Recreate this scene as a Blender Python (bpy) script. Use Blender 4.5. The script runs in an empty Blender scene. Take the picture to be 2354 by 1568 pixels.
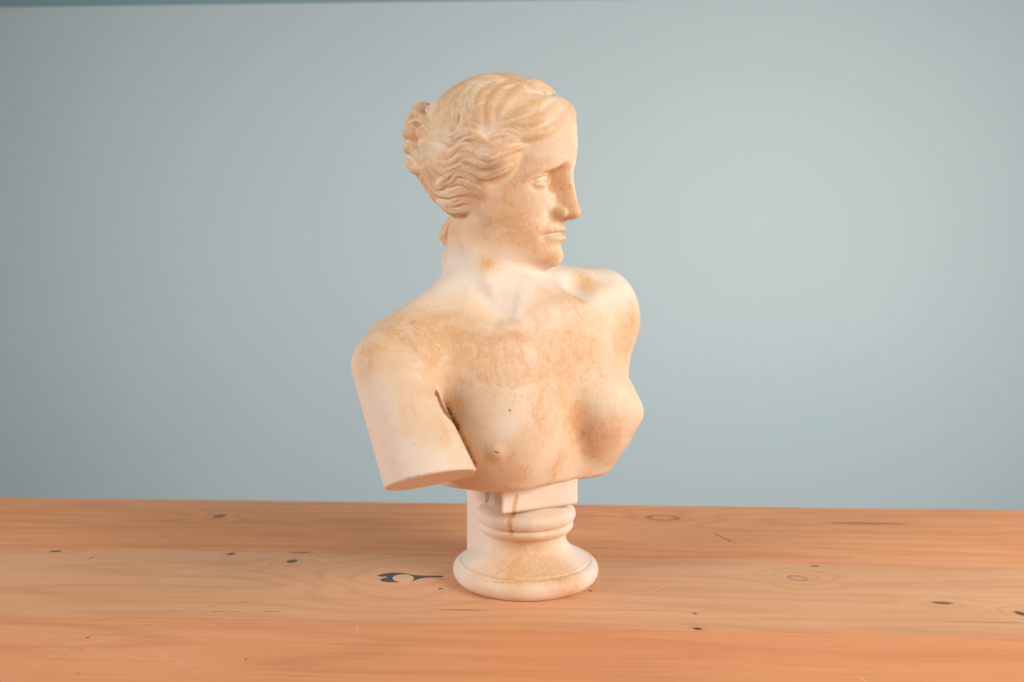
import bpy, bmesh, math, random
import numpy as np
from mathutils import Vector, Matrix

# ------------------------------------------------------------------ camera, world, lamps
SC = bpy.context.scene
FPX, CU, CV = 1503.0, 1176.5, 800.0          # focal length and principal point, in photo units (2353 wide)
CAMD, CAMH = 604.0, 210.0                     # mm from the bust axis, mm above the table
cam_data = bpy.data.cameras.new("camera")
cam = bpy.data.objects.new("camera", cam_data)
SC.collection.objects.link(cam)
cam_data.sensor_width = 36.0
cam_data.lens = 36.0 * FPX / 2353.0
cam_data.shift_y = 16.0 / 2353.0
cam_data.clip_start = 0.01
cam_data.clip_end = 50
cam.location = (0, -CAMD / 1000, CAMH / 1000)
cam.rotation_euler = (math.radians(90), 0, 0)
cam_data.dof.use_dof = True
cam_data.dof.focus_distance = 0.54
cam_data.dof.aperture_fstop = 5.0
SC.camera = cam

world = bpy.data.worlds.new("World")
SC.world = world
world.use_nodes = True
bg = world.node_tree.nodes["Background"]
bg.inputs[0].default_value = (0.95, 0.97, 1.0, 1)
bg.inputs[1].default_value = 0.17

def area_light(name, loc, target, size, power, col, spread=180):
    d = bpy.data.lights.new(name, 'AREA')
    d.shape = 'RECTANGLE'; d.size = size[0]; d.size_y = size[1]
    d.energy = power; d.color = col; d.spread = math.radians(spread)
    o = bpy.data.objects.new(name, d)
    SC.collection.objects.link(o)
    o.location = loc
    o.rotation_euler = (Vector(target) - Vector(loc)).to_track_quat('-Z', 'Y').to_euler()
    return o
area_light("softbox", (1.25, -0.75, 0.72), (0.34, 0.75, 0.32), (0.8, 0.8), 25.5, (1.0, 0.955, 0.89), 165)
area_light("softbox", (-1.40, -0.70, 0.80), (-0.12, 0.20, 0.24), (0.8, 0.8), 15.5, (1.0, 0.965, 0.94), 165)
SC.view_settings.view_transform = 'Standard'
SC.view_settings.look = 'None'
SC.view_settings.exposure = 0.0
SC.view_settings.gamma = 1.0

GRID = 0.9            # mm, sculpt grid

# ------------------------------------------------------------------ sculpting toolkit (implicit surfaces, mm)
F32 = np.float32
CAM = np.array([0.0, -CAMD, CAMH])
def W(u, v, y):
    """point at world depth y (mm) seen at photo position u, v"""
    d = CAMD + y
    return np.array([(u - CU) / FPX * d, y, CAMH - (v - CV) / FPX * d])
def nrm(v):
    v = np.asarray(v, float); return v / np.linalg.norm(v)
def smin(a, b, k):
    h = np.maximum(k - np.abs(a - b), 0) / k
    return np.minimum(a, b) - h * h * k * 0.25
def smax(a, b, k):
    return -smin(-a, -b, k)
def ell(p, c, r, R=None):
    q = p - np.asarray(c, F32)
    if R is not None: q = q @ np.asarray(R, F32)          # columns of R are the ellipsoid's axes
    r = np.asarray(r, F32)
    k0 = np.sqrt(((q / r) ** 2).sum(1)); k1 = np.sqrt(((q / (r * r)) ** 2).sum(1)) + F32(1e-9)
    return k0 * (k0 - 1) / k1
def cone(p, a, b, ra, rb):
    a = np.asarray(a, F32); b = np.asarray(b, F32); ab = b - a
    t = np.clip(((p - a) @ ab) / (ab @ ab), 0, 1)
    q = p - a - t[:, None] * ab
    return np.sqrt((q * q).sum(1)) - (ra + (rb - ra) * t)
def halfspace(p, c, n):
    return (p - np.asarray(c, F32)) @ np.asarray(nrm(n), F32)
def polyline(p, pts, rad):
    d = None
    for i in range(len(pts) - 1):
        e = cone(p, pts[i], pts[i + 1], rad[i], rad[i + 1])
        d = e if d is None else np.minimum(d, e)
    return d
def catmull(pts, n):
    pts = np.asarray(pts, float); P = np.vstack([2 * pts[0] - pts[1], pts, 2 * pts[-1] - pts[-2]])
    out = []
    m = len(pts) - 1
    for s in np.linspace(0, m, n):
        i = min(int(s), m - 1); t = s - i
        a, b, c, d = P[i], P[i + 1], P[i + 2], P[i + 3]
        out.append(0.5 * (2 * b + (c - a) * t + (2 * a - 5 * b + 4 * c - d) * t * t + (3 * b - a - 3 * c + d) * t ** 3))
    return np.array(out)
class Spline:
    """natural cubic spline through (x, y) knots, held flat outside"""
    def __init__(s, pairs):
        pairs = sorted(pairs); x = np.array([q[0] for q in pairs], float); y = np.array([q[1] for q in pairs], float)
        xs = np.linspace(x[0], x[-1], 400)
        # pchip slopes
        h = np.diff(x); dl = np.diff(y) / h; m = np.zeros_like(y)
        for i in range(1, len(x) - 1):
            if dl[i - 1] * dl[i] > 0:
                w1 = 2 * h[i] + h[i - 1]; w2 = h[i] + 2 * h[i - 1]
                m[i] = (w1 + w2) / (w1 / dl[i - 1] + w2 / dl[i])
        m[0], m[-1] = dl[0], dl[-1]
        k = np.clip(np.searchsorted(x, xs, 'right') - 1, 0, len(x) - 2)
        t = (xs - x[k]) / h[k]
        s.x = xs.astype(F32)
        s.y = ((2*t**3-3*t**2+1)*y[k] + (t**3-2*t**2+t)*h[k]*m[k] + (-2*t**3+3*t**2)*y[k+1] + (t**3-t**2)*h[k]*m[k+1]).astype(F32)
    def __call__(s, q): return np.interp(q, s.x, s.y).astype(F32)
def sstep(a, b, x):
    t = np.clip((x - a) / (b - a), 0, 1); return t * t * (3 - 2 * t)
def gauss(x, s): return np.exp(-(x / s) ** 2)
def local_apply(f, p, lo, hi, fn):
    """f updated by fn only for the points inside the box lo..hi"""
    m = ((p > np.asarray(lo, F32)) & (p < np.asarray(hi, F32))).all(1)
    if m.any():
        f = f.copy(); f[m] = fn(f[m], p[m])
    return f

# ---- body frame: l to her left, f forward, h up
TH, PHI = math.radians(32), math.radians(11)
BO = np.array([12.0, 0.0, 150.0])
_R0 = np.array([math.cos(TH), math.sin(TH), 0]); _F0 = np.array([math.sin(TH), -math.cos(TH), 0]); _Z = np.array([0, 0, 1.0])
BR = _R0 * math.cos(PHI) + _Z * math.sin(PHI)
BU = -_R0 * math.sin(PHI) + _Z * math.cos(PHI)
BF = _F0
BM = np.stack([BR, BF, BU], 1)
def B(l, f, h): return BO + BR * l + BF * f + BU * h

# ---- head frame: x to her left, y forward, z up (origin between the ears at eye height)
PSI = math.radians(70)
HO = W(1135, 425, -5)
_HF = np.array([math.sin(PSI), -math.cos(PSI), 0]); _HX = np.array([math.cos(PSI), math.sin(PSI), 0])
TILT, NOD = math.radians(9), math.radians(1)
def _rot(axis, ang):
    return np.array(Matrix.Rotation(ang, 3, Vector(axis)))
HROT = _rot((1, 0, 0), TILT) @ _rot((0, 1, 0), NOD)
HM = np.stack([HROT @ _HX, HROT @ _HF, HROT @ _Z], 1)
def Hd(x, y, z): return HO + HM @ np.array([x, y, z], float)
def to_head(p): return ((p - HO.astype(F32)) @ HM.astype(F32))

# ------------------------------------------------------------------ the head
S_w  = Spline([(90,20),(75,42),(60,52),(40,57),(20,57),(0,56),(-15,54),(-30,51),(-45,46),(-57,39),(-66,31),(-73,20),(-80,8),(-90,2)])
S_yf = Spline([(95,40),(80,58),(65,68),(50,73.5),(35,75.5),(20,74.5),(10,70),(0,66),(-12,63.5),(-25,62.5),(-33,62.2),(-43,62),(-53,61.5),(-60,61.2),(-67,60),(-73,56.5),(-78,49),(-84,36),(-90,20)])
S_nh = Spline([(24,0),(18,1.0),(12,3.0),(8,5.0),(0,9.2),(-10,13.5),(-18,16.2),(-23,17.2),(-26,17),(-29,13.5),(-32,4),(-35,0)])
S_nb = Spline([(24,16),(15,13),(9,11.5),(0,11.5),(-10,12),(-18,13),(-25,14),(-30,13),(-36,10)])
def face(q):
    ax = np.abs(q[:, 0]); x = q[:, 0]; y = q[:, 1]; z = q[:, 2]
    # feature relief, measured forwards
    D = np.zeros_like(x)
    nb = S_nb(z); t = ax / nb
    D += S_nh(z) * (1 - sstep(0.22, 1.05, t))
    D += 1.6 * gauss(ax, 6) * gauss(z + 24, 5)                      # tip
    zb = 12.5 - 0.018 * np.maximum(ax - 13, 0) ** 2                             # brow line
    sock = (1 - sstep(zb - 9.0, zb + 2.0, z)) * sstep(-11, 2, z)
    D -= 7.0 * sock * gauss(ax - 21, 15) * sstep(7, 13, ax)
    D -= 13.5 * gauss(ax - 14.2, 4.8) * gauss(z - 2.5, 8.0)
    D += 0.6 * gauss(z - zb - 3.5, 6) * gauss(ax - 20, 17)
    zf = np.interp(ax, [0, 12, 20, 30, 38, 46, 60], [13, 12.5, 11.5, 9, 5, -2, -10]).astype(F32)
    D += 1.5 * gauss(z - zf - 1, 4.0) * sstep(15, 24, ax) * (1 - sstep(36, 50, ax))
    D -= 1.8 * gauss(ax - 18.5, 3.0) * gauss(z + 25, 6)
    D += 2.0 * gauss(ax - 37, 14) * gauss(z + 16, 12)               # cheek bone
    D -= 1.5 * gauss(ax - 22, 9) * gauss(z + 33, 9)
    lipw = np.clip(1 - (ax / 21.0) ** 2, 0, 1)
    D += 2.1 * gauss(z + 38.8 + 0.008 * ax * ax, 2.8) * lipw
    D += 3.4 * gauss(z + 47.4 + 0.002 * ax * ax, 3.3) * np.clip(1 - (ax / 18.5) ** 2, 0, 1)
    D -= 2.4 * gauss(z + 42.8 + 0.007 * ax * ax, 1.2) * (1 - sstep(15, 22, ax))
    D -= 2.6 * gauss(ax - 20.5, 3.6) * gauss(z + 46.0, 4.5)
    D -= 1.6 * gauss(z + 54.5, 3.5) * gauss(ax, 15)
    D += 2.4 * gauss(ax, 13) * gauss(z + 65, 8)
    D += 4.2 * gauss(ax, 18) * (1 - sstep(-38, -22, z))
    D -= 1.0 * gauss(ax, 2.6) * gauss(z + 35, 3.5)
    yy = y - D * sstep(12, 34, y)
    w = S_w(z); yf = S_yf(z)
    n = 2.05 + 0.25 * sstep(5, 40, z)
    ay = np.abs(yy)
    r = ((ax / w) ** n + (ay / np.where(yy > 0, yf, 62)) ** n + 1e-9) ** (1 / n)
    f = (r - 1) * np.minimum(w, yf) * 0.85
    f = smax(f, 0.30 * -(y - 50) - 0.954 * (z + 77.5), 12)
    f = smax(f, 0.88 * -(y - 12) - 0.47 * (z + 62), 16)
    f = smax(f, z - 72, 8)               # underside of the jaw
    # wings of the nose, nostrils
    q2 = np.stack([ax, y, z], 1)
    f = smin(f, ell(q2, (11.2, 63.0, -26.0), (4.0, 10.0, 6.0)), 5.0)
    f = smin(f, ell(q2, (0, 74.0, -25), (6.0, 7.2, 6.0)), 4.0)
    f = smax(f, -ell(q2, (6.2, 68.5, -33.0), (2.7, 6.0, 3.4)), 1.8)
    # eyeballs and lids
    c = np.array([25.0, 46.0, 0.5])
    eb = np.sqrt(((q2 - c.astype(F32)) ** 2).sum(1))
    ball = eb - 11.9
    dz = z - 1.0
    up = smax(eb - 13.4, -(dz - 3.8 + 0.022 * (ax - 24) ** 2) * 0.9, 0.6)
    lo = smax(eb - 12.8, (dz + 5.3 - 0.014 * (ax - 24) ** 2) * 0.9, 0.6)
    lids = np.minimum(up, lo)
    f = smin(f, ball, 0.8)
    f = smin(f, lids, 1.4)
    return f
def skull(q):
    f = ell(q, (0, -1, 34), (54, 64, 56))
    return f
def hair_base(q):
    x = -np.abs(q[:, 0]); q2 = np.stack([x, q[:, 1], q[:, 2]], 1)
    cap = ell(q2, (0, 4, 36), (61, 71, 59.5))
    y, z = q[:, 1], q[:, 2]
    # front edge of the hair: forward at the top, back at the temple
    front = (y - 28) * 0.75 + (46 - z) * 0.66 + 7 * gauss(x, 14)
    cap = smax(cap, front * 0.9, 14)
    roll = cone(q2, (-50, 22, 14), (-36, -43, 15), 14, 18.5)
    roll = smin(roll, cone(q2, (-46, 8, -6), (-30, -33, -2), 13, 16.5), 12)
    roll = smin(roll, cone(q2, (-32, 44, 42), (-50, 24, 20), 12, 14), 14)
    roll = smin(roll, cone(q2, (-4, 60, 58), (-32, 44, 44), 14, 12), 14)
    f = smin(cap, roll, 10)
    f = smin(f, ell(q2, (0, -45, 14), (36, 20, 27)), 12)
    f = smin(f, cone(q2, (-40, -2, -17), (-33, -22, -20), 9, 11), 8)
    bun = ell(q, (0, -69, 45), (22, 18.5, 27))
    bun = smin(bun, ell(q, (0, -70, 24), (18, 15, 17)), 5)
    f = smin(f, bun, 5)
    return f

LOCKS, GROOVES = [], []          # filled below, in head coordinates
def hair(q):
    f = hair_base(q)
    x = -np.abs(q[:, 0]); q2 = np.stack([x, q[:, 1], q[:, 2]], 1)
    d = np.full(len(q), 60.0, F32)
    for pts, rad, lo, hi in LOCKS:
        d = local_apply(d, q2, lo, hi, lambda a, b: smin(a, polyline(b, pts, rad), 1.0))
    f = smin(f, d, 2.6)
    for pts, rad, lo, hi in GROOVES:
        f = local_apply(f, q2, lo, hi, lambda a, b: smax(a, -polyline(b, pts, rad), 1.6))
    return f

# ------------------------------------------------------------------ the torso
ARM_A, ARM_B = W(893, 852, -92), W(1012, 1165, -102)
CUT_C = W(990, 1106, -98)
CUT_N = nrm(np.array([0.21, -0.28, -0.92]))
DETAIL_SUB, DETAIL_ADD, DETAIL_LINE, DETAIL_CONE = [], [], [], []
def torso(p):
    b = (p - BO.astype(F32)) @ BM.astype(F32)
    f = ell(b, (-4, -8, 0), (96, 58, 125))
    f = smin(f, cone(b, (-92, -12, 70), (70, -8, 84), 36, 36), 36)
    f = smin(f, ell(p, W(1383, 716, 76), (36, 36, 38)), 26)
    f = smin(f, cone(p, W(1388, 770, 70), W(1388, 900, 54), 23, 24), 38)
    f = smin(f, ell(b, (0, 14, 50), (88, 38, 55)), 30)
    f = smin(f, ell(p, W(1156, 1000, -55), (40, 34, 46)), 36)
    f = smin(f, ell(p, W(1372, 942, 0), (38, 36, 45)), 7 + 15 * sstep(130, 165, p[:, 2]))
    f = smin(f, ell(p, W(1452, 947, -12), (8, 8, 9)), 14)
    f = smin(f, ell(p, W(1345, 1010, 12), (30, 32, 40)), 18)
    # neck and trapezius
    f = smin(f, cone(p, W(1118, 500, 0), W(1127, 570, -2), 31, 34), 10)
    f = smin(f, cone(p, W(1127, 560, -2), W(1133, 690, -2), 34, 39), 22)
    f = smin(f, cone(p, W(1115, 645, 8), W(925, 805, -56), 23, 25), 26)
    f = smin(f, cone(p, W(1150, 650, 20), W(1370, 680, 70), 22, 24), 26)
    # tendons of the neck, collar bones and the hollows beside them
    for a, c, ra, rc, k in DETAIL_CONE: f = smin(f, cone(p, a, c, ra, rc), k)
    f = smin(f, cone(p, W(1075, 540, -22), W(1160, 745, -44), 8, 5), 14)
    f = smin(f, polyline(p, [W(1200, 752, -42), W(1262, 716, -22), W(1330, 700, 8), W(1400, 676, 40)], [4, 4, 4, 4]), 14)
    for c, r, k in DETAIL_SUB: f = smax(f, -ell(p, c, r), k)
    for c, r, k in DETAIL_ADD: f = smin(f, ell(p, c, r), k)
    # right upper arm
    arm = cone(p, ARM_A, ARM_B, 27.5, 37)
    arm = smax(arm, halfspace(p, CUT_C, CUT_N), 2.5)
    f = smin(f, arm, 3.5 + 34 * sstep(162, 200, p[:, 2]))
    # flat underside
    for pts, rad in DETAIL_LINE:
        q = np.asarray(pts); f = local_apply(f, p, q.min(0) - 6, q.max(0) + 6, lambda a, b: smax(a, -polyline(b, pts, rad), 2.5))
    f = smax(f, 91.0 - p[:, 2], 6)
    return f

def body(p):
    f = torso(p)
    q = None
    m = p[:, 2] > 240
    if m.any():
        q = to_head(p[m])
        g = smin(face(q), skull(q), 8)
        f = f.copy(); f[m] = smin(f[m], g, 11)
    return f
NAPE = catmull([W(1056, 480, 16), W(1043, 508, 16), W(1024, 541, 18), W(1037, 568, 16), W(1029, 600, 18), W(1036, 640, 18)], 16).astype(F32)
NAPE_R = [5, 5, 5, 5.5, 6, 6.5, 6.5, 5.5, 4.5, 4.5, 5.5, 6.2, 6.2, 6, 6, 6]
def hair_w(p):
    f = np.full(len(p), 60.0, F32)
    m = p[:, 2] > 270
    if m.any():
        f[m] = hair(to_head(p[m]))
    # lock lying on the nape
    f = local_apply(f, p, NAPE.min(0) - 14, NAPE.max(0) + 14, lambda a, b: smin(a, polyline(b, NAPE, NAPE_R), 3))
    return f
def total(p, split=False):
    a, b = body(p), hair_w(p)
    if split: return a, b
    return smin(a, b, 3.0)

def hits(fn, uv, start=420.0, steps=60):
    """first surface points along the sight lines through uv; nan where they miss"""
    uv = np.asarray(uv, float)
    d = np.stack([(uv[:, 0] - CU) / FPX, np.ones(len(uv)), -(uv[:, 1] - CV) / FPX], 1)
    d /= np.linalg.norm(d, axis=1, keepdims=True)
    t = np.full(len(uv), start)
    for _ in range(steps):
        t += 0.6 * np.clip(fn((CAM + d * t[:, None]).astype(F32)), -20, 60)
        t = np.minimum(t, 900)
    p = CAM + d * t[:, None]
    bad = np.abs(fn(p.astype(F32))) > 1.5
    p[bad] = np.nan
    return p
def hit(fn, u, v):
    return hits(fn, [(u, v)])[0]
def gradient(fn, p, e=0.6):
    g = np.zeros((len(p), 3), F32)
    for k in ((1, -1, -1), (-1, -1, 1), (-1, 1, -1), (1, 1, 1)):
        k = np.array(k, F32); g += k * fn(p + k * F32(e))[:, None]
    return g / (np.linalg.norm(g, axis=1, keepdims=True) + 1e-9)

def on(u, v, off, fn=None):
    """point lying off mm outside the surface seen at u, v"""
    fn = fn or torso
    h = hit(fn, u, v); g = gradient(fn, h[None].astype(F32))[0]
    return h + g * off
def valley(u, v, w=22):
    """deepest point of a crease near u, v"""
    us = np.arange(u - w - 6, u + w + 7, 1.0); P = hits(torso, [(a, v) for a in us])
    y = P[:, 1]; k = 6
    dip = y[k:-k] - 0.5 * (y[:-2 * k] + y[2 * k:])
    return P[k + int(np.nanargmax(dip))]
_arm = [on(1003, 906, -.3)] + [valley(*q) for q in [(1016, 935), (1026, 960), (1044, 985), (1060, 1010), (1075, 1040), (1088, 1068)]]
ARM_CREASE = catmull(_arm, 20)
_sub = [(on(1336, 660, 7), (19, 17, 13), 14), (on(1138, 700, 8), (14, 14, 16), 16), (on(1446, 674, 19), (22, 22, 24), 1.8)]
_add = [(on(1141, 1042, -3.4), (4.0, 4.0, 3.6), 8)]
_cone = [(on(1211, 652, -2.4), on(1182, 752, -1.8), 5.5, 4.8, 6), (on(1126, 655, -4.5), on(1163, 752, -2), 6, 4.8, 8),
         (on(1190, 757, -3), on(1262, 716, -4), 4, 4, 12), (on(1262, 716, -4), on(1315, 700, -4.5), 4, 4, 12), (on(1150, 762, -3), on(1020, 745, -5), 4, 4, 14)]
DETAIL_LINE += [(_arm, [1.0, 2.0, 2.2, 2.0, 1.9, 1.8, 1.8])]
DETAIL_CONE += _cone
DETAIL_SUB += _sub; DETAIL_ADD += _add

def z1(x, y): return 882.4 + .2251 * x, 147.1 + .2251 * y
def lay(store, path, r0, r1, embed, n=18, whole=False):
    """trace a strand of hair over the head"""
    pts = catmull([z1(*q) for q in path], n)
    def fn(p):
        q = to_head(p)
        if whole: return smin(hair_base(q), face(q), 6)
        return (hair_base if store is LOCKS else hair)(q)
    H = hits(fn, pts); ok = ~np.isnan(H[:, 0])
    if ok.sum() < 2: return
    g = gradient(fn, H[ok].astype(F32)); t = np.linspace(0, 1, n)[ok]
    rad = (r0 + (r1 - r0) * t) * (0.30 + 0.70 * np.sin(math.pi * np.clip(t, .04, .97)) ** .6)
    c = to_head((H[ok] - g * (rad * embed + (1.2 if store is LOCKS else -.8) * (1 - np.sin(math.pi * t)))[:, None]).astype(F32))
    rad = rad.tolist()
    if len(c) < 2: return
    c = np.array(c, F32); c[:, 0] = -np.abs(c[:, 0]); m = max(rad) + 3
    store.append((c, rad, c.min(0) - m, c.max(0) + m))
_locks = [
    # waves swept back over the ear
    ([(470,760),(600,748),(700,795),(790,755),(900,735),(1000,790),(1090,830)], 5, 4.6),
    ([(1060,800),(1200,755),(1300,790),(1420,780)], 4, 2.5),
    ([(560,935),(680,940),(760,870),(850,855),(1000,935),(1100,950),(1200,900),(1350,870)], 4.4, 3.2),
    ([(540,1010),(640,1035),(720,1010),(790,970),(880,970),(1000,1030),(1100,1010),(1200,960)], 4.2, 3),
    ([(400,960),(520,1060),(620,1115),(700,1085),(800,1055),(900,1090),(1000,1145),(1120,1140),(1250,1080),(1350,1020)], 4.4, 3.2),
    ([(400,1080),(540,1250),(630,1195),(700,1125),(800,1115),(900,1170),(1010,1220)], 4.6, 3.4),
    ([(600,1280),(680,1215),(760,1185),(850,1230),(950,1270)], 3.8, 3),
    ([(390,1170),(520,1300),(640,1330),(760,1305),(860,1300),(950,1340)], 4.4, 3.4),
    ([(430,1280),(560,1400),(680,1425),(800,1385),(920,1420)], 4.6, 3.4),
    ([(500,1370),(640,1470),(750,1490),(850,1475),(930,1450)], 4.6, 3.4),
    ([(1050,785),(1180,722),(1290,705),(1400,725)], 2.6, 2.0),
    ([(1150,960),(1300,880),(1430,850),(1520,835)], 2.6, 2.0),
    ([(1250,700),(1340,640),(1420,660),(1500,690)], 2.4, 2.0),
    # cap
    ([(810,420),(790,480),(815,540),(800,610)], 2.6, 2.2),
    ([(900,330),(880,400),(905,480),(890,600)], 2.8, 2.2),
    ([(860,180),(1000,162),(1130,150),(1215,150)], 4.2, 3.6),
    ([(1500,230),(1620,280),(1720,340),(1790,400),(1860,480)], 3.5, 3.5),
    ([(1420,195),(1540,232),(1640,275),(1740,350)], 6.5, 5.5),
    # knot at the back
    ([(500,470),(430,440),(350,470),(290,540),(240,610)], 5.4, 5),
    ([(470,640),(420,560),(340,510),(280,530)], 4.6, 4.2),
    ([(440,740),(380,690),(310,650),(230,645)], 5.4, 5),
    ([(370,800),(320,740),(250,710),(190,745)], 4.6, 4.6),
    ([(350,960),(310,880),(250,860),(215,930)], 5.4, 4.6),
    ([(335,1100),(280,1040),(240,960)], 5, 4.4),
    ]
_side = [q[0] for q in _locks[:10]]
_soft = [
    ([(960,230),(900,300),(860,380),(872,470),(850,600),(780,700)], 6, 5),
    ([(850,235),(780,320),(745,420),(755,520),(700,650),(620,710)], 6, 5),
    ([(750,260),(670,350),(635,450),(620,560),(560,660)], 6, 5),
    ([(650,330),(575,430),(540,540),(500,650)], 5.5, 5),
    ([(1090,235),(1010,300),(965,400),(962,520),(925,640),(985,715)], 6, 5),
    ([(1240,235),(1170,300),(1090,400),(1065,520),(1085,660)], 6, 5),
    ([(1420,235),(1330,310),(1240,400),(1190,500),(1200,620)], 5.5, 5),
    ([(1880,480),(1800,600),(1650,700),(1480,750),(1350,760)], 4.5, 4.5),
    ([(1780,400),(1650,520),(1480,590),(1330,610),(1200,640)], 5, 4.5),
    ([(1690,340),(1500,430),(1340,500),(1190,560)], 5, 4.5)]
for path, r0, r1 in _soft[:7]: lay(LOCKS, path, r0, r1, 0.62)
for path, r0, r1 in _soft[7:]: lay(LOCKS, path, r0, r1, 0.72, whole=True)
for path, r0, r1 in _locks: lay(LOCKS, path, r0 * 1.12, r1 * 1.12, 0.10)
for path, r0, r1 in [
    ([(860,310),(845,370),(850,430),(870,500),(855,590)], 2.3, 2.2),
    ([(760,470),(775,530),(765,590),(720,670)], 2.2, 1.8),
    ([(905,250),(1050,210),(1180,180),(1250,160)], 2.2, 1.8),
    ([(1200,250),(1290,230),(1360,205)], 1.8, 1.4),
    ([(1330,620),(1400,655),(1480,690)], 1.6, 1.3),
    ([(1040,775),(1150,725),(1250,700)], 1.4, 1.2),
    ]: lay(GROOVES, path, r0, r1, -.3)
for path in _side:
    lay(GROOVES, [(x, y + 12 + 5 * math.sin(x * .02)) for x, y in path], 1.1, .9, -.35)
    lay(GROOVES, [(x + 25, y - 13 + 5 * math.sin(x * .031)) for x, y in path[1:-1]], 1.0, .8, -.4)

# ------------------------------------------------------------------ surface extraction
def polygonize(fn, lo, hi, h, n=7, chunk=400000):
    lo = np.asarray(lo, float); hi = np.asarray(hi, float)
    nb = np.ceil((hi - lo) / (h * n)).astype(int)
    dims = nb * n + 1
    cs = h * n
    gx, gy, gz = [lo[i] + (np.arange(nb[i]) + .5) * cs for i in range(3)]
    C = np.stack(np.meshgrid(gx, gy, gz, indexing='ij'), -1).reshape(-1, 3).astype(F32)
    fc = np.concatenate([fn(C[i:i + chunk]) for i in range(0, len(C), chunk)])
    V = np.empty(dims, F32); V[:] = 1
    V[:-1, :-1, :-1] = np.repeat(np.repeat(np.repeat(fc.reshape(nb), n, 0), n, 1), n, 2)
    act = np.nonzero(np.abs(fc) < cs * 0.87 * 1.5 + 2)[0]
    off = np.stack(np.meshgrid(*[np.arange(n)] * 3, indexing='ij'), -1).reshape(-1, 3)
    bi = np.stack(np.unravel_index(act, nb), 1)
    per = max(1, chunk // len(off))
    for i in range(0, len(bi), per):
        ix = (bi[i:i + per, None, :] * n + off[None]).reshape(-1, 3)
        V[ix[:, 0], ix[:, 1], ix[:, 2]] = fn((lo + ix * h).astype(F32))
    S = V < 0
    d = np.array(dims) - 1
    cnt = np.zeros(d, np.uint8)
    for a in (0, 1):
        for b in (0, 1):
            for c in (0, 1):
                cnt += S[a:a + d[0], b:b + d[1], c:c + d[2]]
    cells = np.stack(np.nonzero((cnt > 0) & (cnt < 8)), 1)
    idx = np.full(d, -1, np.int32)
    idx[cells[:, 0], cells[:, 1], cells[:, 2]] = np.arange(len(cells))
    acc = np.zeros((len(cells), 3)); num = np.zeros(len(cells))
    cor = [(a, b, c) for a in (0, 1) for b in (0, 1) for c in (0, 1)]
    val = {o: V[cells[:, 0] + o[0], cells[:, 1] + o[1], cells[:, 2] + o[2]] for o in cor}
    for o in cor:
        for ax in range(3):
            if o[ax]: continue
            e = list(o); e[ax] = 1; e = tuple(e)
            a, b = val[o], val[e]; m = (a < 0) != (b < 0)
            t = np.where(m, a / np.where(m, a - b, 1), 0)
            for k in range(3):
                acc[:, k] += np.where(m, o[k] + (t if k == ax else 0), 0)
            num += m
    verts = lo + (cells + acc / num[:, None]) * h
    quads = []
    for ax in range(3):
        sl0 = [slice(0, None)] * 3; sl1 = [slice(0, None)] * 3
        sl0[ax] = slice(0, -1); sl1[ax] = slice(1, None)
        A, Bq = S[tuple(sl0)], S[tuple(sl1)]
        e = np.stack(np.nonzero(A != Bq), 1)
        o1, o2 = (ax + 1) % 3, (ax + 2) % 3
        ok = (e[:, o1] > 0) & (e[:, o2] > 0) & (e[:, o1] < d[o1]) & (e[:, o2] < d[o2])
        e = e[ok]; ins = A[e[:, 0], e[:, 1], e[:, 2]]
        def at(s1, s2):
            g = e.copy(); g[:, o1] -= s1; g[:, o2] -= s2
            return idx[g[:, 0], g[:, 1], g[:, 2]]
        q = np.stack([at(1, 1), at(0, 1), at(0, 0), at(1, 0)], 1)
        q[~ins] = q[~ins][:, ::-1]
        quads.append(q)
    quads = np.concatenate(quads)
    quads = quads[(quads >= 0).all(1)]
    v = verts.astype(F32)
    for _ in range(2):                                   # settle the points on the surface
        g = gradient(fn, v, 0.5)
        v = v - g * np.clip(fn(v), -0.6, 0.6)[:, None] * F32(0.7)
    return v, quads

def mesh_from(name, v, q, normals=None):
    me = bpy.data.meshes.new(name)
    me.vertices.add(len(v)); me.vertices.foreach_set('co', (v / 1000.0).astype(F32).ravel())
    me.loops.add(len(q) * 4); me.loops.foreach_set('vertex_index', q.astype(np.int32).ravel())
    me.polygons.add(len(q)); me.polygons.foreach_set('loop_start', np.arange(0, len(q) * 4, 4, dtype=np.int32))
    me.polygons.foreach_set('use_smooth', np.ones(len(q), bool))
    me.update(calc_edges=True)
    if normals is not None:
        me.normals_split_custom_set_from_vertices([tuple(x) for x in normals.tolist()])
    return me

# ------------------------------------------------------------------ naming
def tag(o, label=None, cat=None, group=None, kind=None):
    for k, v in (('label', label), ('category', cat), ('group', group), ('kind', kind)):
        if v: o[k] = v
    return o
def link(name, me, mat=None, parent=None):
    o = bpy.data.objects.new(name, me)
    SC.collection.objects.link(o)
    if mat: me.materials.append(mat)
    if parent: o.parent = parent
    return o

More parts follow.
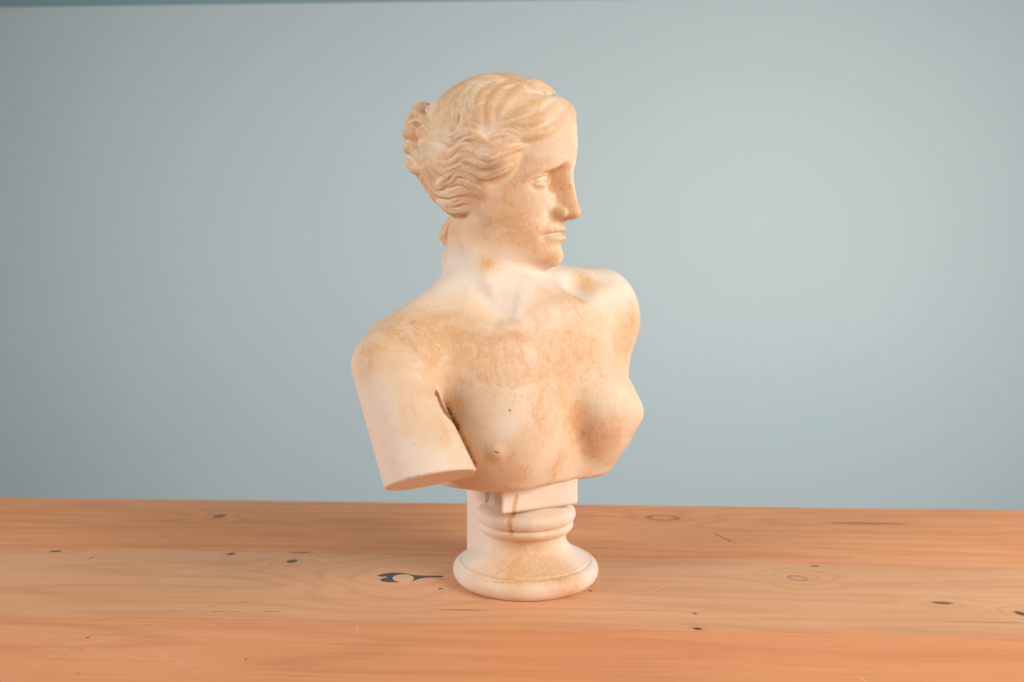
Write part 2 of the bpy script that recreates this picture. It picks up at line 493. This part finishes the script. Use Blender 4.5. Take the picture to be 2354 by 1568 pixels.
# ------------------------------------------------------------------ materials
class G:
    """small node-graph helper"""
    def __init__(s, name):
        s.m = bpy.data.materials.new(name); s.m.use_nodes = True
        s.t = s.m.node_tree; s.b = s.t.nodes["Principled BSDF"]
    def put(s, sock, v):
        if hasattr(v, 'is_output'): s.t.links.new(v, sock)
        elif isinstance(v, tuple) and len(v) == 3 and len(sock.default_value) == 4: sock.default_value = v + (1,)
        else: sock.default_value = v
    def math(s, op, a, b=0.0, c=None, clamp=False):
        n = s.t.nodes.new('ShaderNodeMath'); n.operation = op; n.use_clamp = clamp
        s.put(n.inputs[0], a); s.put(n.inputs[1], b)
        if c is not None: s.put(n.inputs[2], c)
        return n.outputs[0]
    def mix(s, f, a, b, mode='MIX'):
        n = s.t.nodes.new('ShaderNodeMix'); n.data_type = 'RGBA'; n.blend_type = mode
        s.put(n.inputs[0], f); s.put(n.inputs[6], a); s.put(n.inputs[7], b)
        return n.outputs[2]
    def ramp(s, v, lo, hi, a=0.0, b=1.0):
        n = s.t.nodes.new('ShaderNodeMapRange'); n.interpolation_type = 'SMOOTHSTEP'
        for i, x in enumerate((v, lo, hi, a, b)): s.put(n.inputs[i], x)
        return n.outputs[0]
    def obj(s):
        n = s.t.nodes.new('ShaderNodeTexCoord'); return n.outputs['Object']
    def vec(s, v, sc=(1, 1, 1), rot=(0, 0, 0), loc=(0, 0, 0)):
        n = s.t.nodes.new('ShaderNodeMapping')
        s.put(n.inputs[0], v); n.inputs[1].default_value = loc; n.inputs[2].default_value = rot; n.inputs[3].default_value = sc
        return n.outputs[0]
    def noise(s, v, scale, detail=3.0, rough=0.5, dist=0.0):
        n = s.t.nodes.new('ShaderNodeTexNoise')
        s.put(n.inputs['Vector'], v); n.inputs['Scale'].default_value = scale; n.inputs['Detail'].default_value = detail
        n.inputs['Roughness'].default_value = rough; n.inputs['Distortion'].default_value = dist
        return n.outputs['Fac']
    def attr(s, name):
        n = s.t.nodes.new('ShaderNodeAttribute'); n.attribute_name = name
        return n.outputs['Fac']
    def xyz(s, v):
        n = s.t.nodes.new('ShaderNodeSeparateXYZ'); s.put(n.inputs[0], v)
        return n.outputs
    def bump(s, h, dist, strength=1.0):
        n = s.t.nodes.new('ShaderNodeBump'); s.put(n.inputs['Height'], h)
        n.inputs['Distance'].default_value = dist; n.inputs['Strength'].default_value = strength
        s.t.links.new(n.outputs[0], s.b.inputs['Normal'])

def plaster():
    g = G("patinated_plaster"); o = g.obj()
    st, gr = g.attr("stain"), g.attr("grime")
    big = g.noise(o, 30, 4, .6, .8)
    mid = g.noise(o, 75, 4, .65, .8)
    fine = g.noise(o, 260, 5, .7, .3)
    streak = g.noise(g.vec(o, (1, 1, .20), (.25, .6, 0)), 420, 5, .65)
    streak2 = g.noise(g.vec(o, (1, 1, .25), (-.3, -.7, .4)), 330, 4, .65)
    # thin wash of colour, then grainy brushed pigment over it
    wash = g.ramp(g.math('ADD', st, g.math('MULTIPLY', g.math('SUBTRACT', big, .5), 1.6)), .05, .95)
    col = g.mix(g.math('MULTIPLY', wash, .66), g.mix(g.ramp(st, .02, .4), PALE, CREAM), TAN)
    n = g.math('ADD', g.math('MULTIPLY', mid, .40), g.math('ADD', g.math('MULTIPLY', fine, .26), g.math('MULTIPLY', g.math('ADD', streak, streak2), .17)))
    thr = g.math('SUBTRACT', .655, g.math('MULTIPLY', st, .19))
    k = g.ramp(g.math('SUBTRACT', n, thr), -.035, .065)
    col = g.mix(g.math('MULTIPLY', k, .52), col, OCHRE)
    chip = g.ramp(g.noise(g.vec(o, (1, 1, 1), (1, 2, 3)), 48, 4, .62, .6), .585, .64)
    col = g.mix(g.math('MULTIPLY', chip, .28), col, WHITE)
    rub = g.ramp(g.math('SUBTRACT', g.math('ADD', g.math('MULTIPLY', fine, .5), g.math('MULTIPLY', streak2, .5)), g.math('SUBTRACT', .685, g.math('MULTIPLY', st, .10))), 0, .05)
    col = g.mix(g.math('MULTIPLY', rub, .50), col, RUST)
    dots = g.ramp(g.noise(o, 420, 2, .5), .735, .77)
    col = g.mix(g.math('MULTIPLY', g.math('MULTIPLY', dots, g.ramp(big, .45, .6)), .7), col, BROWN)
    gk = g.ramp(g.math('ADD', gr, g.math('MULTIPLY', g.math('SUBTRACT', fine, .5), 1.0)), .25, .9)
    col = g.mix(g.math('MULTIPLY', gk, .92), col, BROWN)
    g.put(g.b.inputs['Base Color'], col)
    g.b.inputs['Roughness'].default_value = .55
    g.put(g.b.inputs['Roughness'], g.ramp(n, .3, .7, .46, .62))
    g.b.inputs['Specular IOR Level'].default_value = .35
    g.b.inputs['Subsurface Weight'].default_value = .06
    g.b.inputs['Subsurface Radius'].default_value = (1, .6, .4)
    g.b.inputs['Subsurface Scale'].default_value = .003
    g.bump(g.math('ADD', fine, g.math('MULTIPLY', streak, .5)), .0006, .55)
    return g.m
PALE, CREAM, TAN, OCHRE, WHITE, RUST, BROWN = (.82, .695, .585), (.79, .615, .45), (.70, .42, .215), (.66, .345, .135), (.82, .695, .58), (.46, .19, .07), (.22, .11, .045)
M_PLASTER = plaster()

# ------------------------------------------------------------------ table
def on_table(u, v):
    d = CAMH * FPX / (v - CV)
    return np.array([(u - CU) / FPX * d, d - CAMD])
TA = math.radians(-3.0)
def to_table(u, v):
    x, y = on_table(u, v)
    c, s_ = math.cos(-TA), math.sin(-TA)
    return (x * c - y * s_) / 1000, (x * s_ + y * c) / 1000
KNOTS = [ # u, v, half length px, half height px, darkness, swirl
    (671, 1290, 14, 4.5, .9, 1), (1832, 1329, 22, 6.5, .55, 1), (2165, 1386, 26, 4, .8, .6), (1603, 1445, 11, 3.2, 1, .2),
    (1597, 1410, 6, 3, .6, .1), (1522, 1190, 40, 7, .75, 1), (505, 1186, 16, 4, .75, .8), (128, 1267, 16, 2.2, .9, .2), (531, 1273, 9, 3, .9, .3),
    (690, 1270, 34, 1.6, .6, 0), (1990, 1203, 110, 3, .45, 0), (202, 1465, 5, 2, .8, 0), (1012, 1353, 6, 2, .9, 0), (1357, 1358, 4, 2, .9, 0),
    (2345, 1410, 12, 6, .9, .8), (1872, 1301, 12, 2.2, .7, .1), (210, 1282, 3, 5, .6, 0), (565, 1516, 3, 3, .7, 0), (1060, 1402, 60, 1.2, .5, 0),
    (2270, 1430, 120, 1.2, .35, 0), (930, 1330, 70, 18, 0, 1.6), (400, 1322, 1, 1, 0, .0)]
_L, _D = (.86, .66, .50), (.08, .05, .035)
SCRATCHES = [((1645, 1228), (1690, 1249), .0022, _D, .8), ((1596, 1318), (1439, 1385), .0009, _L, .32), ((75, 1532), (137, 1495), .0008, _L, .32),
    ((160, 1482), (500, 1437), .0008, _L, .28), ((210, 1427), (580, 1382), .0010, (.40, .14, .06), .6), ((360, 1500), (460, 1545), .0008, _L, .28),
    ((1975, 1556), (1990, 1566), .001, _L, .4), ((820, 1440), (822, 1462), .0014, _L, .28), ((75, 1493), (225, 1490), .0018, _L, .25), ((490, 1405), (640, 1406), .0012, (.25, .09, .04), .6)]
def wood(name, base, dark, pale, seed, ring):
    g = G(name); o = g.obj(); X = g.xyz(o); x, y = X[0], X[1]
    swirl, dk = 0.0, 0.0
    for u, v, a, b, d, sw in KNOTS:
        kx, ky = to_table(u, v); r = CAMH / (v - CV) / 1000; vv = (v - CV)
        ax = a * r; ay = b * CAMH * FPX / vv / vv / 1000
        dx = g.math('DIVIDE', g.math('SUBTRACT', x, kx), ax); dy = g.math('DIVIDE', g.math('SUBTRACT', y, ky), ay)
        r2 = g.math('ADD', g.math('MULTIPLY', dx, dx), g.math('MULTIPLY', dy, dy))
        if sw:
            e = g.math('POWER', 2.718, g.math('MULTIPLY', r2, -.10))
            swirl = g.math('ADD', swirl, g.math('MULTIPLY', e, .35 * sw))
        if d:
            if a in (22, 40):
                r2 = g.math('ADD', g.math('MULTIPLY', g.math('ABSOLUTE', g.math('SUBTRACT', r2, .72)), 1.0), .55)
            w = g.ramp(g.math('ADD', r2, g.math('MULTIPLY', g.noise(g.vec(o, (160, 900, 1)), 1, 2), .9)), .75, 1.7, d, 0)
            dk = g.math('MAXIMUM', dk, w)
    n1 = g.noise(g.vec(o, (1.7, 15, 1), loc=(seed, seed * 2.3, 0)), 1.0, 2.5, .45, .15)
    n1 = g.math('ADD', n1, swirl)
    rings = g.math('POWER', g.math('MULTIPLY_ADD', g.math('SINE', g.math('MULTIPLY', n1, ring)), .5, .5), 3.0)
    band = g.noise(g.vec(o, (.9, 26, 1), loc=(seed * 3, 0, 0)), 1.0, 4, .6, .1)
    fine = g.noise(g.vec(o, (6, 680, 1), loc=(0, seed, 0)), 1.0, 5, .7)
    pore = g.noise(g.vec(o, (26, 1500, 1)), 1.0, 2, .6)
    cloud = g.noise(g.vec(o, (2.2, 5, 1), loc=(seed, 1, 0)), 1.0, 3, .5)
    col = g.mix(g.ramp(cloud, .35, .68), base, pale)
    col = g.mix(g.math('MULTIPLY', rings, .26), col, dark)
    col = g.mix(g.math('MULTIPLY', g.ramp(band, .50, .75), .34), col, dark)
    col = g.mix(g.math('MULTIPLY', g.ramp(fine, .44, .72), .42), col, dark)
    col = g.mix(g.math('MULTIPLY', g.ramp(pore, .55, .75), .28), col, dark)
    scr = g.noise(g.vec(o, (12, 240, 1), (0, 0, .5)), 1.0, 2, .5)
    col = g.mix(g.math('MULTIPLY', g.ramp(scr, .74, .80), .30), col, (.80, .60, .45))
    for (u0, v0), (u1, v1), wd, cc, f in SCRATCHES:
        ax_, ay_ = to_table(u0, v0); bx_, by_ = to_table(u1, v1); ex_, ey_ = bx_ - ax_, by_ - ay_; L2 = ex_ * ex_ + ey_ * ey_
        px, py = g.math('SUBTRACT', x, ax_), g.math('SUBTRACT', y, ay_)
        t = g.math('DIVIDE', g.math('ADD', g.math('MULTIPLY', px, ex_), g.math('MULTIPLY', py, ey_)), L2, clamp=True)
        qx, qy = g.math('SUBTRACT', px, g.math('MULTIPLY', t, ex_)), g.math('SUBTRACT', py, g.math('MULTIPLY', t, ey_))
        dd = g.math('SQRT', g.math('ADD', g.math('MULTIPLY', qx, qx), g.math('MULTIPLY', qy, qy)))
        m_ = g.math('MULTIPLY', g.ramp(dd, wd * .3, wd, f, 0), g.ramp(g.noise(o, 90, 2), .38, .55))
        col = g.mix(m_, col, cc)
    speck = g.ramp(g.noise(g.vec(o, (1, 2.5, 1)), 150, 1.5, .5), .765, .785)
    col = g.mix(g.math('MULTIPLY', speck, .75), col, (.10, .05, .03))
    col = g.mix(g.math('MULTIPLY', dk, .93), col, (.035, .028, .022))
    g.put(g.b.inputs['Base Color'], col)
    g.put(g.b.inputs['Roughness'], g.ramp(fine, .3, .7, .42, .55))
    g.b.inputs['Specular IOR Level'].default_value = .18
    g.bump(g.math('ADD', g.math('MULTIPLY', fine, .6), g.math('MULTIPLY', rings, .3)), .0004, .35)
    return g.m
W_MID = wood("pale_pine", (.72, .365, .18), (.52, .22, .098), (.77, .42, .225), 3.1, 46)
W_BACK = wood("orange_pine", (.78, .325, .13), (.48, .155, .055), (.83, .375, .16), 7.7, 34)
W_FRONT = wood("orange_pine", (.78, .325, .14), (.50, .17, .065), (.82, .37, .17), 12.4, 34)

table = bpy.data.objects.new("table", None); SC.collection.objects.link(table)
table.rotation_euler = (0, 0, TA)
tag(table, "long pine table with orange and pale planks, the plaster bust standing on it", "table")
def plank(y0, y1, mat, z=0.0, x0=-1.25, x1=1.25, th=.042):
    bm = bmesh.new()
    bmesh.ops.create_cube(bm, size=1.0)
    for v in bm.verts:
        v.co = Vector(((x0 + x1) / 2 + v.co.x * (x1 - x0), (y0 + y1) / 2 + v.co.y * (y1 - y0), z - th / 2 + v.co.z * th))
    bmesh.ops.bevel(bm, geom=bm.edges[:], offset=.0006, segments=2, affect='EDGES')
    me = bpy.data.meshes.new("plank"); bm.to_mesh(me); bm.free()
    return link("plank", me, mat, table)
YB = to_table(1176, 1158)[1]; Y1 = to_table(1176, 1278)[1]; Y2 = to_table(1176, 1440)[1]
gap = .00015
tag(plank(Y1 + gap, YB, W_BACK), "orange plank along the far edge")
mid_plank = tag(plank(Y2 + gap, Y1 - gap, W_MID), "pale plank with the plugged knot under the bust")
tag(plank(Y2 - .17, Y2 - gap, W_FRONT), "orange plank nearest the front")
plank(Y2 - .34, Y2 - .17 - 2 * gap, W_FRONT)

# plugged knot: dark filler and a round wooden plug let into the pale plank
def inlay(name, outline, z, mat, parent):
    bm = bmesh.new()
    top = [bm.verts.new((*to_table(u, v), z)) for u, v in outline]
    bot = [bm.verts.new((w.co.x, w.co.y, -.004)) for w in top]
    f = bm.faces.new(top)
    for i in range(len(top)):
        j = (i + 1) % len(top); bm.faces.new((top[i], bot[i], bot[j], top[j]))
    bmesh.ops.recalc_face_normals(bm, faces=bm.faces[:])
    me = bpy.data.meshes.new(name); bm.to_mesh(me); bm.free()
    return link(name, me, mat, parent)
gf = G("dark_filler"); nf = gf.noise(gf.vec(gf.obj(), (60, 400, 1)), 1, 3)
gf.put(gf.b.inputs['Base Color'], gf.mix(nf, (.018, .022, .022), (.05, .05, .047))); gf.b.inputs['Roughness'].default_value = .4
def bl(x, y): return (x * .8496) * .58825, (1900 + y * .8496) * .58825
filler = [bl(*q) for q in [(1733,412),(1756,404),(1800,398),(1838,398),(1868,402),(1900,409),(1960,412),(2030,412),(2038,415),(2030,419),(1962,420),(1930,425),(1900,434),(1870,440),(1830,441),(1780,441),(1755,437),(1748,431),(1760,424),(1782,420),(1775,414),(1755,416)]]
inlay("knot_filler", filler[::-1], .0002, gf.m, mid_plank)
gp = G("plug_wood"); npg = gp.noise(gp.vec(gp.obj(), (40, 700, 1)), 1, 3)
gp.put(gp.b.inputs['Base Color'], gp.mix(npg, (.74, .47, .27), (.66, .38, .20))); gp.b.inputs['Roughness'].default_value = .5
inlay("wooden_plug", [bl(1854 + 49 * math.cos(a), 424.5 + 17.5 * math.sin(a)) for a in np.linspace(0, 2 * math.pi, 41)[:-1]][::-1], .0004, gp.m, mid_plank)

# ------------------------------------------------------------------ backdrop
gw = G("blue_backdrop_paper"); ob = gw.obj()
nn = gw.noise(ob, 1.3, 3, .5); n2 = gw.noise(ob, 300, 2)
gw.put(gw.b.inputs['Base Color'], gw.mix(nn, (.53, .645, .68), (.575, .685, .715)))
gw.b.inputs['Roughness'].default_value = .6; gw.b.inputs['Specular IOR Level'].default_value = .3
gw.bump(n2, .0005, .1)
def sheet(name, x0, x1, z0, z1, y, th, mat, rot):
    bm = bmesh.new(); bmesh.ops.create_cube(bm, size=1.0)
    for v in bm.verts:
        v.co = Vector(((x0 + x1) / 2 + v.co.x * (x1 - x0), y + th / 2 + v.co.y * th, (z0 + z1) / 2 + v.co.z * (z1 - z0)))
    me = bpy.data.meshes.new(name); bm.to_mesh(me); bm.free()
    o = link(name, me, mat); o.rotation_euler = (0, 0, rot); return o
bd = sheet("backdrop", -2.6, 2.6, -.8, 1.221, 1.30, .006, gw.m, math.radians(-1.4))
tag(bd, kind="structure")
gv = G("wall_paint"); nv = gv.noise(gv.obj(), 2, 3)
gv.put(gv.b.inputs['Base Color'], gv.mix(nv, (.27, .40, .45), (.31, .44, .49))); gv.b.inputs['Roughness'].default_value = .8
wl = sheet("wall", -3.2, 3.2, -.8, 2.6, 1.36, .1, gv.m, math.radians(-1.4))
tag(wl, kind="structure")

# ------------------------------------------------------------------ the bust
bust = bpy.data.objects.new("bust", None); SC.collection.objects.link(bust)
tag(bust, "patinated cream plaster bust of a woman with head turned aside, on a round moulded base", "bust")

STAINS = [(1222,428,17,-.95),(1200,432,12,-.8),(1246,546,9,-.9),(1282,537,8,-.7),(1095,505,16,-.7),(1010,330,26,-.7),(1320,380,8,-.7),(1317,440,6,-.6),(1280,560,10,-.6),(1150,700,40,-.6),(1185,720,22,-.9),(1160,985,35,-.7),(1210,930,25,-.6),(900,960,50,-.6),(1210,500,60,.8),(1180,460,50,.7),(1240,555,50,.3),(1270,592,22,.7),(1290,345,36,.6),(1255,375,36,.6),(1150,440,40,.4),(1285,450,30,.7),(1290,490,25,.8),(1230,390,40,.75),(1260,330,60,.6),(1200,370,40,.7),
 (1150,300,60,.7),(1220,280,60,.9),(1090,330,40,.8),(1080,400,40,.8),(1070,440,40,.9),(1120,260,50,.6),(1200,220,50,.65),(1310,280,30,.6),(1150,195,50,.6),(980,260,25,.5),(940,320,30,.6),
 (1120,605,20,1.0),(1345,650,24,1.0),(1330,690,22,.8),(1450,740,30,.6),(930,760,70,.65),(1000,770,80,.65),(850,812,28,.85),(1060,800,60,.65),(1130,850,80,.5),(1250,850,90,.55),(1350,830,80,.55),
 (1240,960,40,.55),(1325,1000,34,.65),(1362,1034,34,.6),(1415,990,36,.6),(1320,950,30,.7),(1430,800,40,.55),(1300,690,40,.5),(1190,1085,50,.55),(1045,930,20,.9),(1280,1070,40,.55),
 (960,930,60,.4),(1020,1000,40,.4),(1190,1290,60,.75),(1180,1320,40,.7),(1250,1290,50,.6),(1300,1360,40,.5),(1300,1340,40,.5),(1280,1200,40,.35),(1100,1350,40,.3)]
GRIME = [
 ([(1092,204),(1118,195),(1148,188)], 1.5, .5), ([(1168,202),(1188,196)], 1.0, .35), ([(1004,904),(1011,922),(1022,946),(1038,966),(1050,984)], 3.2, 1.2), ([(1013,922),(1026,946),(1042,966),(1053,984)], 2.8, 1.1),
 ([(1137,1038),(1146,1041)], .9, .9), ([(1170,943),(1172,944)], 1.2, .9), ([(1245,965),(1250,962)], .9, .7),
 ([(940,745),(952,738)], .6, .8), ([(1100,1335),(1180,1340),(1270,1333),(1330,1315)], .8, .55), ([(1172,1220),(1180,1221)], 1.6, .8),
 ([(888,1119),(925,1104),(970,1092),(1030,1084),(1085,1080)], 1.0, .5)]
DRIP = [(1188,1140),(1182,1165),(1180,1184),(1172,1193),(1172,1212),(1175,1228)]
PLAIN = None
def paint(v, fn, ground, relief):
    st = np.asarray(ground, F32) + np.zeros(len(v), F32); gr = np.zeros(len(v), F32)
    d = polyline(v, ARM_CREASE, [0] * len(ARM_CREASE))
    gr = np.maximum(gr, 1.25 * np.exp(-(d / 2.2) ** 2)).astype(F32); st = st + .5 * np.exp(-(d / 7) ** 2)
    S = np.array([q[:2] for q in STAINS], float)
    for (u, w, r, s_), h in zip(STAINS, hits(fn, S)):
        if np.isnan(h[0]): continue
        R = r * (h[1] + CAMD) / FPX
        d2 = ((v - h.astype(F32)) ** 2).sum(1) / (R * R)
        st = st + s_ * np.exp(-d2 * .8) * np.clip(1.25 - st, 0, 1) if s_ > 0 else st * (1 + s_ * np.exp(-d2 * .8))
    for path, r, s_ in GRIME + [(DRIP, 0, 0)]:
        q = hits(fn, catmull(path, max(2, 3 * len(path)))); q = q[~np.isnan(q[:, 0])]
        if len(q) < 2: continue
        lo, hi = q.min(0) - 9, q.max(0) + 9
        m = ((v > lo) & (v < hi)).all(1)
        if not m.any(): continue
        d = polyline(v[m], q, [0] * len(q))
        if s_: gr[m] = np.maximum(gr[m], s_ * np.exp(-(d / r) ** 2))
        else: st[m] = np.maximum(st[m], 1.6 * np.exp(-(d / 1.9) ** 4))
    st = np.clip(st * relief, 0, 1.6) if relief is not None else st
    return st, gr
def set_attr(me, name, val):
    a = me.attributes.new(name, 'FLOAT', 'POINT'); a.data.foreach_set('value', val.astype(F32))

v, q = polygonize(total, (-150, -165, 85), (165, 130, 478), GRID)
N = gradient(total, v, 0.6)
a_, b_ = total(v, True)
ishair = b_ < a_ - 0.2
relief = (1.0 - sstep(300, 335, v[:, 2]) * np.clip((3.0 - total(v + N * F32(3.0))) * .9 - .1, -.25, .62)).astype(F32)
ground = .30 - .18 * sstep(235, 270, v[:, 2]) + .62 * sstep(285, 320, v[:, 2]) - .22 * gauss(v[:, 0] + 85, 40) * (1 - sstep(170, 200, v[:, 2]))
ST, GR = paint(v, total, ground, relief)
def part(name, sel):
    used = np.zeros(len(v), bool); qq = q[sel]; used[qq.ravel()] = True
    mp = np.cumsum(used) - 1
    me = mesh_from(name, v[used], mp[qq], N[used])
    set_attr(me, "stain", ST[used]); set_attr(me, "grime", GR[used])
    return link(name, me, M_PLASTER, bust)
hq = ishair[q].sum(1) >= 2
part("figure", ~hq)
part("hair", hq)

# ---- base, name tablet and rear post
def lathe_sdf_profile(): pass
AX = np.array([12.3, 0.0])
PROF = catmull([(33, 96), (33, 76), (34.5, 69), (39.5, 66.2), (44.5, 63), (46.2, 58.5), (45, 54), (42.0, 51.4)], 40).tolist() + \
       catmull([(42.0, 51.4), (43.6, 50), (43.9, 47.5), (42, 44.5), (38.6, 42.2), (37.2, 38.5), (38.3, 32.5), (43, 26.5), (50, 21.8), (57.5, 18.2)], 60).tolist() + \
       catmull([(57.5, 18.2), (58.4, 17.2), (58.2, 16.2)], 6).tolist() + catmull([(58.2, 16.2), (62, 15.6), (65.4, 12.6), (66.8, 8.5), (66.0, 4), (63.2, .6), (61, 0)], 40).tolist() + [(30, 0.0), (0.05, 0.0)]
def lathe(name, prof, seg, parent):
    pr = np.array(prof); ang = np.linspace(0, 2 * math.pi, seg, endpoint=False)
    wob = 1 + .004 * np.sin(3 * ang + 1) + .002 * np.sin(7 * ang)
    V = np.stack([AX[0] + pr[:, 0][:, None] * (np.cos(ang) * wob)[None], AX[1] + pr[:, 0][:, None] * (np.sin(ang) * wob)[None], np.repeat(pr[:, 1][:, None], seg, 1)], -1).reshape(-1, 3)
    n = len(pr); i = np.arange(n - 1)[:, None] * seg; j = np.arange(seg)[None]; k = (j + 1) % seg
    Q = np.stack([i + j, i + seg + j, i + seg + k, i + k], -1).reshape(-1, 4)
    return V.astype(F32), Q
def base_sdf(p):
    r = np.hypot(p[:, 0] - AX[0], p[:, 1] - AX[1]); pr = np.array(PROF[:-2])
    return (r - np.interp(p[:, 2], pr[::-1, 1], pr[::-1, 0])).astype(F32) * F32(.6)
BV, BQ = lathe("base", PROF, 320, bust)
TAL = math.radians(28.2)
def boxsdf(p, c, half, ang, r):
    d = p - np.asarray(c, F32); cs, sn = math.cos(ang), math.sin(ang)
    l = np.stack([d[:, 0] * cs + d[:, 1] * sn, -d[:, 0] * sn + d[:, 1] * cs, d[:, 2]], 1)
    e = np.abs(l) - (np.asarray(half, F32) - F32(r))
    return np.sqrt((np.maximum(e, 0) ** 2).sum(1)) + np.minimum(e.max(1), 0) - F32(r)
tl = np.array([-9.0, -55.0]); tr = np.array([60.0, -18.0]); ex = nrm(tr - tl); ey = np.array([-ex[1], ex[0]])
tc = (tl + tr) / 2 + ey * 8
def tablet_sdf(p): return boxsdf(p, (tc[0], tc[1], 84), (np.linalg.norm(tr - tl) / 2, 8, 14.5), TAL, 3.4)
pc2 = AX + ey * 35 - ex * 1.0
def post_sdf(p): return boxsdf(p, (pc2[0], pc2[1], 62), (34, 20, 54), TAL, 2.5)
def plinth_all(p): return np.minimum(np.minimum(base_sdf(p), tablet_sdf(p)), post_sdf(p))
st, gr = paint(BV, plinth_all, .03, None)
me = mesh_from("base", BV, BQ); set_attr(me, "stain", st); set_attr(me, "grime", gr); link("base", me, M_PLASTER, bust)
for name, fn, lo, hi in (("tablet", tablet_sdf, (-25, -70, 66), (75, 15, 104)), ("rear_post", post_sdf, (-60, -12, 4), (50, 88, 122))):
    pv, pq = polygonize(fn, lo, hi, 1.0)
    st, gr = paint(pv, plinth_all, .03, None)
    me = mesh_from(name, pv, pq, gradient(fn, pv, .5)); set_attr(me, "stain", st); set_attr(me, "grime", gr); link(name, me, M_PLASTER, bust)
